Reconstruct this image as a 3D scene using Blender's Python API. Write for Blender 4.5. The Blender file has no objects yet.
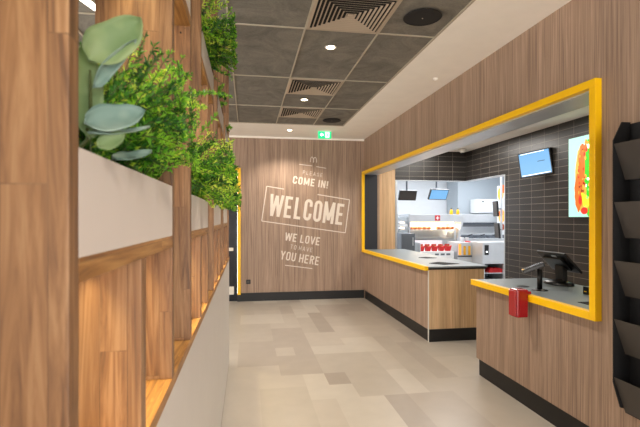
import bpy, bmesh, math, random
from mathutils import Vector, Matrix
random.seed(11)
C = bpy.context.scene.collection
H = 1.49; F = 445.0; A = math.radians(9.25); CA, SA = math.cos(A), math.sin(A)
VX, VY = 247.5, 217.7
def at(px, py, Y):
    """world point on the plane y=Y seen at picture position px,py (used only to measure real places)"""
    q = (px - VX) * CA / F
    X = q * CA * Y / (1 - SA * q); Z = SA * X + CA * Y
    return Vector((X, Y, H - (py - VY) * Z / F))

# ------------------------------------------------------------------ materials
def nm(name):
    m = bpy.data.materials.new(name); m.use_nodes = True
    nt = m.node_tree; b = nt.nodes['Principled BSDF']
    return m, nt, b
def lin(c):
    return tuple(((v/255)/12.92 if v/255 <= .04045 else ((v/255+.055)/1.055)**2.4) for v in c) + (1,)
def plain(name, rgb, rough=.5, metal=0, emit=None, es=0, noise=.0, trans=0, alpha=1, coat=0):
    m, nt, b = nm(name); b.inputs['Roughness'].default_value = rough; b.inputs['Metallic'].default_value = metal
    c = lin(rgb); b.inputs['Base Color'].default_value = c
    if noise:
        tc = nt.nodes.new('ShaderNodeTexCoord'); n = nt.nodes.new('ShaderNodeTexNoise'); n.inputs['Scale'].default_value = 6; n.inputs['Detail'].default_value = 5
        r = nt.nodes.new('ShaderNodeValToRGB')
        r.color_ramp.elements[0].position = .3; r.color_ramp.elements[1].position = .7
        r.color_ramp.elements[0].color = tuple(v*(1-noise) for v in c[:3]) + (1,)
        r.color_ramp.elements[1].color = tuple(min(1, v*(1+noise)) for v in c[:3]) + (1,)
        nt.links.new(tc.outputs['Object'], n.inputs['Vector']); nt.links.new(n.outputs['Fac'], r.inputs['Fac']); nt.links.new(r.outputs['Color'], b.inputs['Base Color'])
    if emit: b.inputs['Emission Color'].default_value = lin(emit); b.inputs['Emission Strength'].default_value = es
    if trans: b.inputs['Transmission Weight'].default_value = trans
    if alpha < 1: b.inputs['Alpha'].default_value = alpha
    if coat: b.inputs['Coat Weight'].default_value = coat
    return m
def wood(name, dark, mid, light, gscale, rough, stave=None, along='z', stvar=.18, contrast=1.0, mott=0.0):
    """grain stretched along one axis; optional glued staves of slightly different tone"""
    m, nt, b = nm(name); N = nt.nodes.new; L = nt.links.new
    tc = N('ShaderNodeTexCoord'); sp = N('ShaderNodeSeparateXYZ'); L(tc.outputs['Object'], sp.inputs[0])
    ad = N('ShaderNodeMath'); ad.operation = 'ADD'
    if along == 'z': L(sp.outputs['X'], ad.inputs[0]); L(sp.outputs['Y'], ad.inputs[1]); lo = sp.outputs['Z']
    else: L(sp.outputs['X'], ad.inputs[0]); L(sp.outputs['Z'], ad.inputs[1]); lo = sp.outputs['Y']
    cv = N('ShaderNodeCombineXYZ'); L(lo, cv.inputs[0]); L(ad.outputs[0], cv.inputs[1])
    mp = N('ShaderNodeMapping'); mp.inputs['Scale'].default_value = (2.6 if stave else 1.3, gscale*(2.2 if stave else 1), 1); L(cv.outputs[0], mp.inputs[0])
    vec = mp.outputs[0]
    col = None
    if stave:
        br = N('ShaderNodeTexBrick'); br.inputs['Scale'].default_value = 1; br.inputs['Mortar Size'].default_value = 0.0006
        br.inputs['Brick Width'].default_value = stave[0]; br.inputs['Row Height'].default_value = stave[1]; br.offset = .37
        br.inputs['Color1'].default_value = (1-stvar,)*3+(1,); br.inputs['Color2'].default_value = (1+stvar*.6, 1+stvar*.5, 1+stvar*.4, 1); br.inputs['Mortar'].default_value = (.6, .6, .6, 1)
        L(cv.outputs[0], br.inputs['Vector'])
        ofs = N('ShaderNodeVectorMath'); ofs.operation = 'MULTIPLY_ADD'; ofs.inputs[1].default_value = (9, 9, 9)
        L(br.outputs['Color'], ofs.inputs[0]); L(vec, ofs.inputs[2]); vec = ofs.outputs[0]
    n1 = N('ShaderNodeTexNoise'); n1.inputs['Scale'].default_value = 1; n1.inputs['Detail'].default_value = 6; n1.inputs['Distortion'].default_value = 1.3 if stave else .6; n1.inputs['Roughness'].default_value = .62
    L(vec, n1.inputs['Vector'])
    r = N('ShaderNodeValToRGB'); e = r.color_ramp.elements
    e[0].position = .5-.16*contrast; e[0].color = lin(dark); e[1].position = .5+.16*contrast; e[1].color = lin(light); x = e.new(.5); x.color = lin(mid)
    L(n1.outputs['Fac'], r.inputs['Fac']); out = r.outputs['Color']
    if stave:
        mx = N('ShaderNodeMixRGB'); mx.blend_type = 'MULTIPLY'; mx.inputs['Fac'].default_value = 1
        L(out, mx.inputs['Color1']); L(br.outputs['Color'], mx.inputs['Color2']); out = mx.outputs['Color']
    if mott:
        n2 = N('ShaderNodeTexNoise'); n2.inputs['Scale'].default_value = 1; n2.inputs['Detail'].default_value = 2
        mp2 = N('ShaderNodeMapping'); mp2.inputs['Scale'].default_value = (.25, 9, 1); L(cv.outputs[0], mp2.inputs[0]); L(mp2.outputs[0], n2.inputs['Vector'])
        r2 = N('ShaderNodeValToRGB'); r2.color_ramp.elements[0].position = .35; r2.color_ramp.elements[1].position = .65
        r2.color_ramp.elements[0].color = (1-mott,)*3+(1,); r2.color_ramp.elements[1].color = (1+mott,)*3+(1,); L(n2.outputs['Fac'], r2.inputs['Fac'])
        mx = N('ShaderNodeMixRGB'); mx.blend_type = 'MULTIPLY'; mx.inputs['Fac'].default_value = 1
        L(out, mx.inputs['Color1']); L(r2.outputs['Color'], mx.inputs['Color2']); out = mx.outputs['Color']
    L(out, b.inputs['Base Color']); b.inputs['Roughness'].default_value = rough
    bp = N('ShaderNodeBump'); bp.inputs['Strength'].default_value = .06; bp.inputs['Distance'].default_value = .002
    L(n1.outputs['Fac'], bp.inputs['Height']); L(bp.outputs[0], b.inputs['Normal'])
    return m
def leafmat(name, c1, c2, scale=30, rough=.45):
    m, nt, b = nm(name); N = nt.nodes.new; L = nt.links.new
    tc = N('ShaderNodeTexCoord'); n = N('ShaderNodeTexNoise'); n.inputs['Scale'].default_value = scale; n.inputs['Detail'].default_value = 2
    r = N('ShaderNodeValToRGB'); r.color_ramp.elements[0].position = .4; r.color_ramp.elements[1].position = .6
    r.color_ramp.elements[0].color = lin(c1); r.color_ramp.elements[1].color = lin(c2)
    L(tc.outputs['Object'], n.inputs['Vector']); L(n.outputs['Fac'], r.inputs['Fac']); L(r.outputs['Color'], b.inputs['Base Color'])
    b.inputs['Roughness'].default_value = rough
    tr = N('ShaderNodeBsdfTranslucent'); L(r.outputs['Color'], tr.inputs['Color'])
    mx = N('ShaderNodeMixShader'); mx.inputs[0].default_value = .3
    L(b.outputs[0], mx.inputs[1]); L(tr.outputs[0], mx.inputs[2]); L(mx.outputs[0], nt.nodes['Material Output'].inputs['Surface'])
    return m
def tilemat():
    m, nt, b = nm('black_wall_tile'); N = nt.nodes.new; L = nt.links.new
    tc = N('ShaderNodeTexCoord'); sp = N('ShaderNodeSeparateXYZ'); L(tc.outputs['Object'], sp.inputs[0])
    ad = N('ShaderNodeMath'); ad.operation = 'ADD'; L(sp.outputs['X'], ad.inputs[0]); L(sp.outputs['Y'], ad.inputs[1])
    a2 = N('ShaderNodeMath'); a2.operation = 'ADD'; L(ad.outputs[0], a2.inputs[0]); a2.inputs[1].default_value = 20 - 10.56 + .3*6 -.2 +.04
    cv = N('ShaderNodeCombineXYZ'); L(a2.outputs[0], cv.inputs[0]); L(sp.outputs['Z'], cv.inputs[1])
    br = N('ShaderNodeTexBrick'); br.offset = 0; br.inputs['Scale'].default_value = 1; br.inputs['Brick Width'].default_value = .3; br.inputs['Row Height'].default_value = .1
    br.inputs['Mortar Size'].default_value = .0028; br.inputs['Mortar Smooth'].default_value = .1
    br.inputs['Color1'].default_value = lin((34, 31, 29)); br.inputs['Color2'].default_value = lin((45, 41, 38)); br.inputs['Mortar'].default_value = lin((128, 120, 110))
    L(cv.outputs[0], br.inputs['Vector']); L(br.outputs['Color'], b.inputs['Base Color']); b.inputs['Roughness'].default_value = .38
    bp = N('ShaderNodeBump'); bp.inputs['Strength'].default_value = .4; bp.inputs['Distance'].default_value = -.002; L(br.outputs['Fac'], bp.inputs['Height']); L(bp.outputs[0], b.inputs['Normal'])
    return m
M = {}
M['laminate'] = wood('walnut_laminate', (124, 101, 85), (156, 130, 110), (180, 153, 132), 75, .5, None, 'z', contrast=1.1, mott=.13)
M['laminate_light'] = wood('light_oak_laminate', (184, 146, 108), (206, 170, 128), (218, 186, 146), 45, .5, None, 'z', contrast=1.1, mott=.10)
M['oak'] = wood('glued_oak_vertical', (94, 64, 40), (129, 93, 60), (152, 117, 82), 20, .5, (.42, .045), 'z', .13)
M['oak_long'] = wood('glued_oak_lengthwise', (112, 74, 36), (158, 112, 58), (184, 140, 82), 20, .45, (.5, .06), 'y', .12)
M['tile'] = tilemat()
M['yellow'] = plain('yellow_lacquer', (255, 200, 0), .35)
M['white_panel'] = plain('white_laminate', (192, 188, 183), .45, noise=.02)
M['white_box'] = plain('white_planter', (205, 198, 192), .5, noise=.02)
M['plaster'] = plain('white_plaster', (250, 245, 236), .85, noise=.02)
M['kwhite'] = plain('kitchen_white', (232, 236, 240), .5, noise=.02)
M['kgrey'] = plain('kitchen_grey', (176, 186, 194), .5)
M['black'] = plain('black_base', (13, 12, 13), .45)
M['jamb'] = plain('anthracite_jamb', (38, 40, 46), .6)
M['rack'] = plain('black_metal', (11, 11, 13), .55)
M['pocket'] = plain('anthracite_metal', (64, 58, 53), .55)
M['plastic'] = plain('black_plastic', (11, 10, 10), .28)
M['steel'] = plain('brushed_steel', (205, 209, 213), .35, .55, noise=.05)
M['steel_dark'] = plain('dark_steel', (108, 114, 122), .4, .6)
M['ctop'] = plain('grey_counter_top', (122, 132, 136), .38, noise=.04)
M['grid'] = plain('ceiling_grid', (176, 166, 148), .6)
M['louvre'] = plain('beige_louvre', (176, 160, 140), .55)
M['void'] = plain('duct_black', (8, 8, 8), .9)
M['speaker'] = plain('speaker_cloth', (22, 20, 20), .8)
M['lamp'] = plain('lamp_diffuser', (255, 250, 240), .5, emit=(255, 240, 215), es=14)
M['led'] = plain('led_diffuser', (255, 230, 190), .5, emit=(255, 205, 130), es=5)
M['bar'] = plain('bar_diffuser', (255, 255, 255), .5, emit=(255, 250, 240), es=6)
M['rim'] = plain('white_rim', (225, 220, 210), .5)
M['green'] = plain('exit_green', (20, 190, 110), .5, emit=(10, 190, 120), es=1.1)
M['exwhite'] = plain('exit_white', (255, 255, 255), .5, emit=(235, 255, 245), es=1.5)
M['letter'] = plain('white_wall_paint', (225, 212, 198), .6)
M['red'] = plain('red_plastic', (150, 8, 18), .25, coat=.4)
M['redclear'] = plain('clear_red_plastic', (185, 48, 48), .2, trans=.2)
M['redcard'] = plain('red_card', (200, 30, 35), .6)
M['screen'] = plain('blue_screen', (20, 40, 60), .3, emit=(122, 182, 232), es=.85)
M['screen_text'] = plain('screen_text', (10, 20, 40), .3)
M['screen_white'] = plain('screen_white', (250, 250, 250), .3, emit=(235, 245, 255), es=1.1)
M['poster'] = plain('poster_mint', (120, 180, 170), .4, emit=(170, 215, 200), es=.85)
M['p_green'] = plain('poster_green', (40, 150, 30), .4, emit=(60, 190, 40), es=.8)
M['p_green2'] = plain('poster_light_green', (120, 200, 90), .4, emit=(140, 225, 110), es=.8)
M['p_bun'] = plain('poster_bun', (190, 90, 30), .4, emit=(205, 95, 30), es=.8)
M['p_bun2'] = plain('poster_bun_light', (225, 150, 60), .4, emit=(235, 150, 60), es=.8)
M['p_red'] = plain('poster_red', (200, 30, 20), .4, emit=(215, 45, 30), es=.8)
M['p_yellow'] = plain('poster_yellow', (240, 200, 30), .4, emit=(250, 210, 40), es=.8)
M['p_meat'] = plain('poster_meat', (110, 45, 15), .4, emit=(120, 50, 20), es=.8)
M['bottle'] = plain('yellow_bottle', (225, 165, 10), .3)
M['cap'] = plain('dark_cap', (60, 60, 50), .4)
M['warm'] = plain('heat_lamp', (255, 210, 140), .4, emit=(255, 225, 175), es=3.0)
M['food'] = plain('brown_wrapped_food', (160, 95, 50), .6, noise=.3)
M['glass'] = plain('clear_glass', (235, 245, 250), .05, trans=1.0, alpha=.25)
M['darkglass'] = plain('dark_door_glass', (26, 30, 38), .15)
M['kfloor'] = plain('kitchen_floor', (150, 145, 140), .5, noise=.05)
M['fern_dark'] = leafmat('fern_dark', (24, 78, 18), (66, 130, 30))
M['fern'] = leafmat('fern_green', (84, 156, 28), (144, 200, 48))
M['fern_light'] = leafmat('fern_lime', (140, 190, 40), (210, 222, 86))
M['stem'] = plain('plant_stem', (70, 82, 34), .6)
M['broad'] = leafmat('broad_leaf', (128, 156, 106), (160, 182, 128), 18)
M['broad_blue'] = leafmat('broad_leaf_blue', (120, 152, 142), (168, 190, 176), 16)
M['soil'] = plain('planter_soil', (50, 40, 30), .9)
def ceilmat():
    m, nt, b = nm('mineral_fibre_grey'); N = nt.nodes.new; L = nt.links.new
    tc = N('ShaderNodeTexCoord'); n = N('ShaderNodeTexNoise'); n.inputs['Scale'].default_value = 3.2; n.inputs['Detail'].default_value = 8; n.inputs['Roughness'].default_value = .7; n.inputs['Distortion'].default_value = 1.2
    n2 = N('ShaderNodeTexNoise'); n2.inputs['Scale'].default_value = 60
    r = N('ShaderNodeValToRGB'); r.color_ramp.elements[0].position = .35; r.color_ramp.elements[1].position = .68
    r.color_ramp.elements[0].color = lin((102, 98, 90)); r.color_ramp.elements[1].color = lin((134, 129, 118))
    L(tc.outputs['Object'], n.inputs['Vector']); L(tc.outputs['Object'], n2.inputs['Vector']); L(n.outputs['Fac'], r.inputs['Fac'])
    mx = N('ShaderNodeMixRGB'); mx.blend_type = 'OVERLAY'; mx.inputs['Fac'].default_value = .25; L(r.outputs['Color'], mx.inputs['Color1']); L(n2.outputs['Fac'], mx.inputs['Color2'])
    L(mx.outputs['Color'], b.inputs['Base Color']); b.inputs['Roughness'].default_value = .9
    return m
M['ceil'] = ceilmat()
tones = [(174, 166, 155), (168, 160, 149), (161, 152, 142), (181, 174, 163), (153, 144, 134)]
for i, t in enumerate(tones): M['floor%d' % i] = plain('vinyl_tile_tone_%s' % 'abcde'[i], t, .32, noise=.035)

# ------------------------------------------------------------------ mesh building
class MB:
    def __init__(s): s.bm = bmesh.new(); s.mi = 0
    def face(s, vs, mi=None):
        try:
            f = s.bm.faces.new(vs); f.material_index = s.mi if mi is None else mi; return f
        except ValueError: return None
    def box(s, a, b, bev=0, mi=None):
        x0, y0, z0 = [min(p, q) for p, q in zip(a, b)]; x1, y1, z1 = [max(p, q) for p, q in zip(a, b)]
        v = [s.bm.verts.new(p) for p in ((x0,y0,z0),(x1,y0,z0),(x1,y1,z0),(x0,y1,z0),(x0,y0,z1),(x1,y0,z1),(x1,y1,z1),(x0,y1,z1))]
        fs = [s.face([v[i] for i in q], mi) for q in ((0,3,2,1),(4,5,6,7),(0,1,5,4),(1,2,6,5),(2,3,7,6),(3,0,4,7))]
        if bev:
            es = list({e for f in fs for e in f.edges})
            bmesh.ops.bevel(s.bm, geom=es, offset=bev, segments=2, affect='EDGES', profile=.6)
        return s
    def obox(s, c, sx, sy, sz, rot=None, bev=0, mi=None):
        """box centred on c, turned by a matrix"""
        n0 = len(s.bm.verts); t = MB(); t.box((-sx/2,-sy/2,-sz/2), (sx/2,sy/2,sz/2), bev)
        R = rot or Matrix.Identity(3); s.merge(t, lambda p: R @ p + Vector(c), mi); return s
    def merge(s, o, fn, mi=None):
        mp = {v: s.bm.verts.new(fn(v.co.copy())) for v in o.bm.verts}
        for f in o.bm.faces: s.face([mp[v] for v in f.verts], f.material_index if mi is None else mi)
        o.bm.free()
    def prism(s, pts, d, mi=None):
        """polygon of 3-D points pushed along vector d"""
        d = Vector(d); a = [s.bm.verts.new(p) for p in pts]; b = [s.bm.verts.new(Vector(p)+d) for p in pts]; n = len(a)
        s.face(a[::-1], mi); s.face(b, mi)
        for i in range(n): s.face([a[i], a[(i+1) % n], b[(i+1) % n], b[i]], mi)
        return s
    def tube(s, pts, r, n=10, mi=None, cap=True):
        pts = [Vector(p) for p in pts]; rs = r if isinstance(r, (list, tuple)) else [r]*len(pts); rings = []
        for i, p in enumerate(pts):
            t = (pts[min(i+1, len(pts)-1)] - pts[max(i-1, 0)]).normalized()
            u = t.cross(Vector((0,0,1)) if abs(t.z) < .9 else Vector((1,0,0))).normalized(); w = t.cross(u)
            rings.append([s.bm.verts.new(p + (u*math.cos(2*math.pi*k/n) + w*math.sin(2*math.pi*k/n))*rs[i]) for k in range(n)])
        for a, b in zip(rings, rings[1:]):
            for k in range(n): s.face([a[k], a[(k+1) % n], b[(k+1) % n], b[k]], mi)
        if cap: s.face(rings[0][::-1], mi); s.face(rings[-1], mi)
        return s
    def lathe(s, c, prof, n=32, mi=None):
        c = Vector(c); rings = []
        for r, z in prof: rings.append([s.bm.verts.new(c + Vector((r*math.cos(2*math.pi*k/n), r*math.sin(2*math.pi*k/n), z))) for k in range(n)])
        for a, b in zip(rings, rings[1:]):
            for k in range(n): s.face([a[k], a[(k+1) % n], b[(k+1) % n], b[k]], mi)
        s.face(rings[0][::-1], mi); s.face(rings[-1], mi); return s
    def build(s, name, mats, parent=None, smooth=False, loc=None):
        if not isinstance(mats, (list, tuple)): mats = [mats]
        off = Vector(loc) if loc is not None else (Vector(WL[parent.name]) if parent else Vector((0,0,0)))
        for v in s.bm.verts: v.co -= off
        bmesh.ops.recalc_face_normals(s.bm, faces=s.bm.faces[:])
        me = bpy.data.meshes.new(name); s.bm.to_mesh(me); s.bm.free()
        for m in mats: me.materials.append(m)
        if smooth:
            for p in me.polygons: p.use_smooth = True
        o = bpy.data.objects.new(name, me); C.objects.link(o)
        if parent: o.parent = parent; WL[o.name] = tuple(off); 
        else: o.location = off; WL[o.name] = tuple(off)
        return o
WL = {}
def thing(name, label, cat, loc, group=None):
    o = bpy.data.objects.new(name, None); o.empty_display_size = .05; C.objects.link(o); o.location = loc; WL[o.name] = tuple(loc)
    o['label'] = label; o['category'] = cat
    if group: o['group'] = group
    return o
def tag(o, label, cat, group=None, kind=None):
    o['label'] = label; o['category'] = cat
    if group: o['group'] = group
    if kind: o['kind'] = kind
    return o
def struct(o): o['kind'] = 'structure'; return o
def dup(root, loc, label, group=None):
    r = root.copy(); C.objects.link(r); r.location = loc; r['label'] = label; WL[r.name] = tuple(loc)
    if group: r['group'] = group
    for ch in list(root.children):
        c = ch.copy(); C.objects.link(c); c.parent = r
        for g in list(ch.children):
            d = g.copy(); C.objects.link(d); d.parent = c
    return r
def light(kind, name, loc, energy, color, parent=None, **kw):
    l = bpy.data.lights.new(name, kind); l.energy = energy; l.color = color
    rot = kw.pop('rot', None)
    for k, v in kw.items(): setattr(l, k, v)
    o = bpy.data.objects.new(name, l); C.objects.link(o); o.location = loc
    if rot: o.rotation_euler = rot
    if parent: o.parent = parent; o.location = Vector(loc) - Vector(WL[parent.name])
    return o

# ------------------------------------------------------------------ the setting
W = 2.14; WB = 2.38; D = 8.05; CZ = 2.945; KY = 8.3; KX = 4.30; KZ = 2.80; LZ = 2.225
XL = -4.2; YB = -3.0
# vinyl floor: rectangles of several sizes and tones
m = MB(); ux, uy = .205, .30; nx, ny = int((WB+2.2-XL)/ux)+1, int((KY-YB)/uy)+1; occ = set(); rr = random.Random(5)
for j in range(ny):
    for i in range(nx):
        if (i, j) in occ: continue
        w, h = rr.choice([(1,2),(1,2),(1,3),(2,1),(2,2),(2,2),(2,3),(3,2),(3,3),(4,2),(1,4)])
        while w > 1 and any((i+a, j) in occ or i+a >= nx for a in range(w)): w -= 1
        while h > 1 and any((i+a, j+b) in occ or j+b >= ny for a in range(w) for b in range(h)): h -= 1
        for a in range(w):
            for b in range(h): occ.add((i+a, j+b))
        t = rr.choices(range(5), [5, 5, 4, 5, 1.5])[0]; x, y = XL+i*ux, YB+j*uy
        v = [m.bm.verts.new(p) for p in ((x,y,0),(min(x+w*ux, KX),y,0),(min(x+w*ux, KX),min(y+h*uy, KY),0),(x,min(y+h*uy, KY),0))]
        if x < KX - .01: m.face(v, t)
struct(m.build('floor', [M['floor%d' % i] for i in range(5)]))
m = MB(); m.box((WB+.4, KY, -.05), (7.6, 13.2, 0)); m.box((KX, 6.93, -.05), (7.6, KY, 0)); struct(m.build('floor_kitchen', M['kfloor']))
# ceiling: white plaster border with grey fibre panels inside
X0, X1, Y1 = .438-.58*7, 1.50, 6.92
m = MB(); m.box((X1, YB, CZ), (WB, D, CZ+.12)); m.box((XL, Y1, CZ), (X1, D, CZ+.12)); m.box((XL, YB, CZ), (X0, Y1, CZ+.12))
m.box((X0, YB, CZ+.006), (X1, Y1, CZ+.12), mi=1); struct(m.build('ceiling', [M['plaster'], M['ceil']]))
m = MB()
gx = [X0+.58*k for k in range(0, 10)]; gy = [3.40+1.22*k for k in (-5, -4, -3, -2, -1, 0, 1, 2)]
for x in gx:
    if x < X1: m.box((x-.0065, YB, CZ-.002), (x+.0065, Y1, CZ+.006))
for y in gy:
    if YB < y < Y1: m.box((X0, y-.0065, CZ-.0025), (X1, y+.0065, CZ+.006))
m.box((X1-.012, YB, CZ-.003), (X1+.004, Y1+.004, CZ+.006)); m.box((X0, Y1-.012, CZ-.003), (X1, Y1+.004, CZ+.006))
struct(m.build('trim_1', M['grid']))
m = MB(); m.box((XL, D-.02, CZ-.03), (W, D, CZ)); m.box((XL, D-.028, CZ-.012), (W, D, CZ)); struct(m.build('trim_2', M['plaster']))
# far wall with the doorway
DL, DR, DT = -1.20, -.15, 2.345
m = MB(); m.box((DR, D, 0), (W+.3, D+.12, CZ)); m.box((XL, D, 0), (DL, D+.12, CZ)); m.box((DL, D, DT), (DR, D+.12, CZ)); struct(m.build('wall_far', M['laminate']))
m = MB(); m.box((DR+.03, D-.02, 0), (W, D, .148)); m.box((XL, D-.02, 0), (DL-.03, D, .148)); struct(m.build('baseboard_far', M['black']))
m = MB(); m.box((DR-.025, D-.03, .12), (DR+.03, D+.12, DT+.03)); m.box((DL-.03, D-.03, .12), (DL+.025, D+.12, DT+.03)); m.box((DL+.025, D-.03, DT-.025), (DR-.025, D+.12, DT+.03)); ob = struct(m.build('door_1', M['yellow']))
m = MB(); m.box((DL+.03, D+.05, .0), (DR-.03, D+.09, DT-.03)); leaf_ = m.build('door_leaf', M['darkglass'], ob)
m = MB(); m.box((DR-.03, D-.028, 0), (DR+.032, D+.12, .12)); m.box((DL-.032, D-.028, 0), (DL+.03, D+.12, .12)); m.build('frame_foot', M['black'], ob)
m = MB(); m.box((DL+.06, D+.03, .12), (DR-.09, D+.05, .26)); m.build('kick_plate', M['rim'], leaf_)
m = MB(); m.box((DR-.20, D-.01, .90), (DR-.10, D+.05, .955), .004); m.build('door_handle', M['rim'], leaf_)
# right wall: pier beside the hatch and the header over it
m = MB(); m.box((W, YB, 0), (WB, 2.44, CZ)); struct(m.build('wall_right', M['laminate'])); m = MB(); m.box((W, 2.44, 2.30), (WB, D, CZ)); struct(m.build('wall_right', M['laminate'])); m = MB(); m.box((W, 8.0, 0), (WB-.01, D, 2.30)); struct(m.build('wall_right', M['laminate']))
m = MB(); m.box((W-.004, YB, 0), (W, 2.44, .165)); struct(m.build('baseboard_right', M['black']))
m = MB(); m.box((W+.001, 2.461, 2.285), (WB+.006, 7.975, 2.302)); m.box((WB, 2.461, 2.285), (WB+.006, 8.0, 2.36)); struct(m.build('trim_3', M['steel']))
m = MB(); m.box((W+.001, 7.985, .906), (WB+.003, 8.03, 2.285)); m.box((W+.001, 2.44, .906), (WB, 2.462, 2.285)); struct(m.build('trim_4', M['jamb']))
m = MB(); m.box((WB, KY-.002, 0), (2.83, KY+.14, KZ)); m.box((WB-.0, D-.02, 0), (WB+.02, KY, KZ)); struct(m.build('wall_service_far', M['laminate_light']))
m = MB(); m.box((2.83, KY, LZ), (KX+.14, KY+.14, KZ)); m.box((KX, 6.93, LZ), (KX+.14, KY, KZ)); m.box((KX, 2.0, 0), (KX+.14, 6.93, KZ)); struct(m.build('wall_service_back', M['tile']))
m = MB(); m.box((2.835, KY-.006, .0), (2.87, KY+.15, LZ)); m.box((2.83, KY-.006, LZ-.01), (KX+.005, KY+.15, LZ)); m.box((KX-.006, 6.93, LZ-.01), (KX+.15, KY, LZ)); m.box((KX-.006, 6.92, 0), (KX+.15, 6.945, LZ)); struct(m.build('trim_5', M['steel']))
m = MB(); m.box((WB, 2.0, KZ), (KX+.14, KY+.14, KZ+.1)); struct(m.build('ceiling_service', M['plaster']))
m = MB(); m.box((WB, 1.9, 0), (KX+.14, 2.0, KZ+.1)); struct(m.build('wall_service_near', M['plaster']))
m = MB(); m.box((2.7, KY+.14, KZ), (7.6, 13.2, KZ+.1)); m.box((KX+.14, 6.8, KZ), (7.6, KY+.14, KZ+.1)); struct(m.build('ceiling_kitchen', M['kwhite']))
m = MB(); m.box((2.6, 12.6, 0), (7.6, 12.7, KZ)); struct(m.build('wall_kitchen_back', M['kwhite']))
m = MB(); m.box((7.5, 6.8, 0), (7.6, 12.6, KZ)); m.box((KX+.14, 6.8, 0), (7.5, 6.9, KZ)); struct(m.build('wall_kitchen_right', M['kwhite']))
m = MB(); m.box((2.6, KY+.14, 0), (2.7, 12.6, KZ)); struct(m.build('wall_kitchen_left', M['kwhite']))
m = MB(); m.box((XL-.1, YB, 0), (XL, D, .45)); m.box((XL-.1, YB, 2.7), (XL, D, CZ)); struct(m.build('wall_left', M['plaster']))
m = MB(); m.box((XL-.1, 6.3, .45), (XL, D, 2.7)); m.box((XL-.1, 2.4, .45), (XL, 2.7, 2.7)); struct(m.build('wall_left', M['plaster']))
for k, (ya, yb) in enumerate(((YB, 2.4), (2.7, 6.3))):  # unseen windows, added so sky light reaches the ceiling and walls
    m = MB(); m.box((XL-.07, ya, .45), (XL-.02, yb, .50)); m.box((XL-.07, ya, 2.65), (XL-.02, yb, 2.7)); m.box((XL-.07, ya, .5), (XL-.02, ya+.05, 2.65)); m.box((XL-.07, yb-.05, .5), (XL-.02, yb, 2.65)); m.box((XL-.07, (ya+yb)/2-.03, .5), (XL-.02, (ya+yb)/2+.03, 2.65)); struct(m.build('added_window_%d' % (k+1), M['jamb']))

m = MB(); m.box((XL, YB-.1, 0), (-.1, YB, CZ)); struct(m.build('wall_light_block', M['plaster']))  # unseen partial wall added to keep back light off the oak uprights
# ------------------------------------------------------------------ yellow hatch surround
FX = 2.093
t = thing('hatch_surround', 'yellow lacquered frame around the long serving hatch in the right wall', 'frame', (W, 5.2, .855))
m = MB(); m.box((FX, 2.41, 2.295), (W, 8.045, 2.345), .003); m.build('top_rail', M['yellow'], t)
m = MB(); m.box((FX, 2.41, .855), (W, 2.46, 2.295), .003); m.build('post', M['yellow'], t)
m = MB(); m.box((FX, 7.99, .855), (W, 8.045, 2.295), .003); m.build('post', M['yellow'], t)
m = MB(); m.box((FX, 2.46, .855), (W, 3.945, .907), .003); m.build('sill', M['yellow'], t)
m = MB(); m.box((FX, 5.055, .855), (W, 7.99, .907), .003); m.build('sill', M['yellow'], t)
# counters
t = thing('service_counter', 'near wood fronted counter with grey top carrying the till', 'counter', (2.5, 3.1, 0))
m = MB(); m.box((W, 2.441, .165), (2.84, 3.922, .865)); m.build('body', M['laminate'], t)
m = MB(); m.box((W+.03, 2.441, 0), (2.80, 3.93-.005, .165)); m.build('plinth', M['black'], t)
m = MB(); m.box((W, 2.463, .865), (2.86, 3.945, .903), .003); m.build('worktop', M['ctop'], t)
t = thing('service_counter', 'far wood fronted counter reaching to the back wall under the hatch', 'counter', (2.5, 6.5, 0))
m = MB(); m.box((W, 5.06, .15), (2.86, 7.99, .865)); m.build('body', M['laminate_light'], t)
m = MB(); m.box((W-.002, 5.064, .15), (W, 7.99, .855)); m.build('front_panel', M['laminate'], t)
m = MB(); m.box((W+.006, 5.052, 0), (2.86, 7.99, .15)); m.build('plinth', M['black'], t)
m = MB(); m.box((W-.004, 5.052, .0), (W+.006, 5.062, .856)); m.build('corner_strip', M['rim'], t)
m = MB(); m.box((W, 5.05, .885), (2.90, 7.985, .903), .002); m.build('worktop', M['ctop'], t)
m = MB(); m.box((W, 5.054, .865), (2.895, 7.985, .885)); m.build('worktop_edge', M['black'], t)

# ------------------------------------------------------------------ ceiling fittings
def vent(y, lab):
    c = Vector((.438+.29, y, CZ))
    t = thing('ceiling_vent', lab, 'vent', c, 'square louvred vents in the ceiling')
    m = MB(); s = .284
    m.box(c+Vector((-s,-s,-.008)), c+Vector((-s+.022,s,.004))); m.box(c+Vector((s-.022,-s,-.008)), c+Vector((s,s,.004)))
    m.box(c+Vector((-s+.022,-s,-.008)), c+Vector((s-.022,-s+.022,.004))); m.box(c+Vector((-s+.022,s-.022,-.008)), c+Vector((s-.022,s,.004)))
    m.build('frame', M['louvre'], t)
    m = MB(); m.box(c+Vector((-s+.01,-s+.01,.0)), c+Vector((s-.01,s-.01,.004))); m.build('backing', M['void'], t)
    m = MB(); n = 8
    for k in range(n):
        r = .024 + k*.0300; r2 = r+.0125
        for q in range(4):
            R = Matrix.Rotation(q*math.pi/2, 3, 'Z')
            a = [R @ Vector(p) + c for p in ((-r2,-r2,-.012),(r2,-r2,-.012),(r,-r,-.006),(-r,-r,-.006))]
            m.prism(a, (0,0,.0018))
    m.build('louvres', M['louvre'], t)
    m = MB(); m.box(c+Vector((-.02,-.02,-.013)), c+Vector((.02,.02,-.003))); m.build('hub', M['louvre'], t)
vent(3.11, 'large louvred air vent at the top of the picture, nearest the camera')
vent(4.91, 'louvred air vent between the two middle downlights, second of the three')
vent(6.13, 'smallest looking louvred air vent, last one before the far wall')
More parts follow.
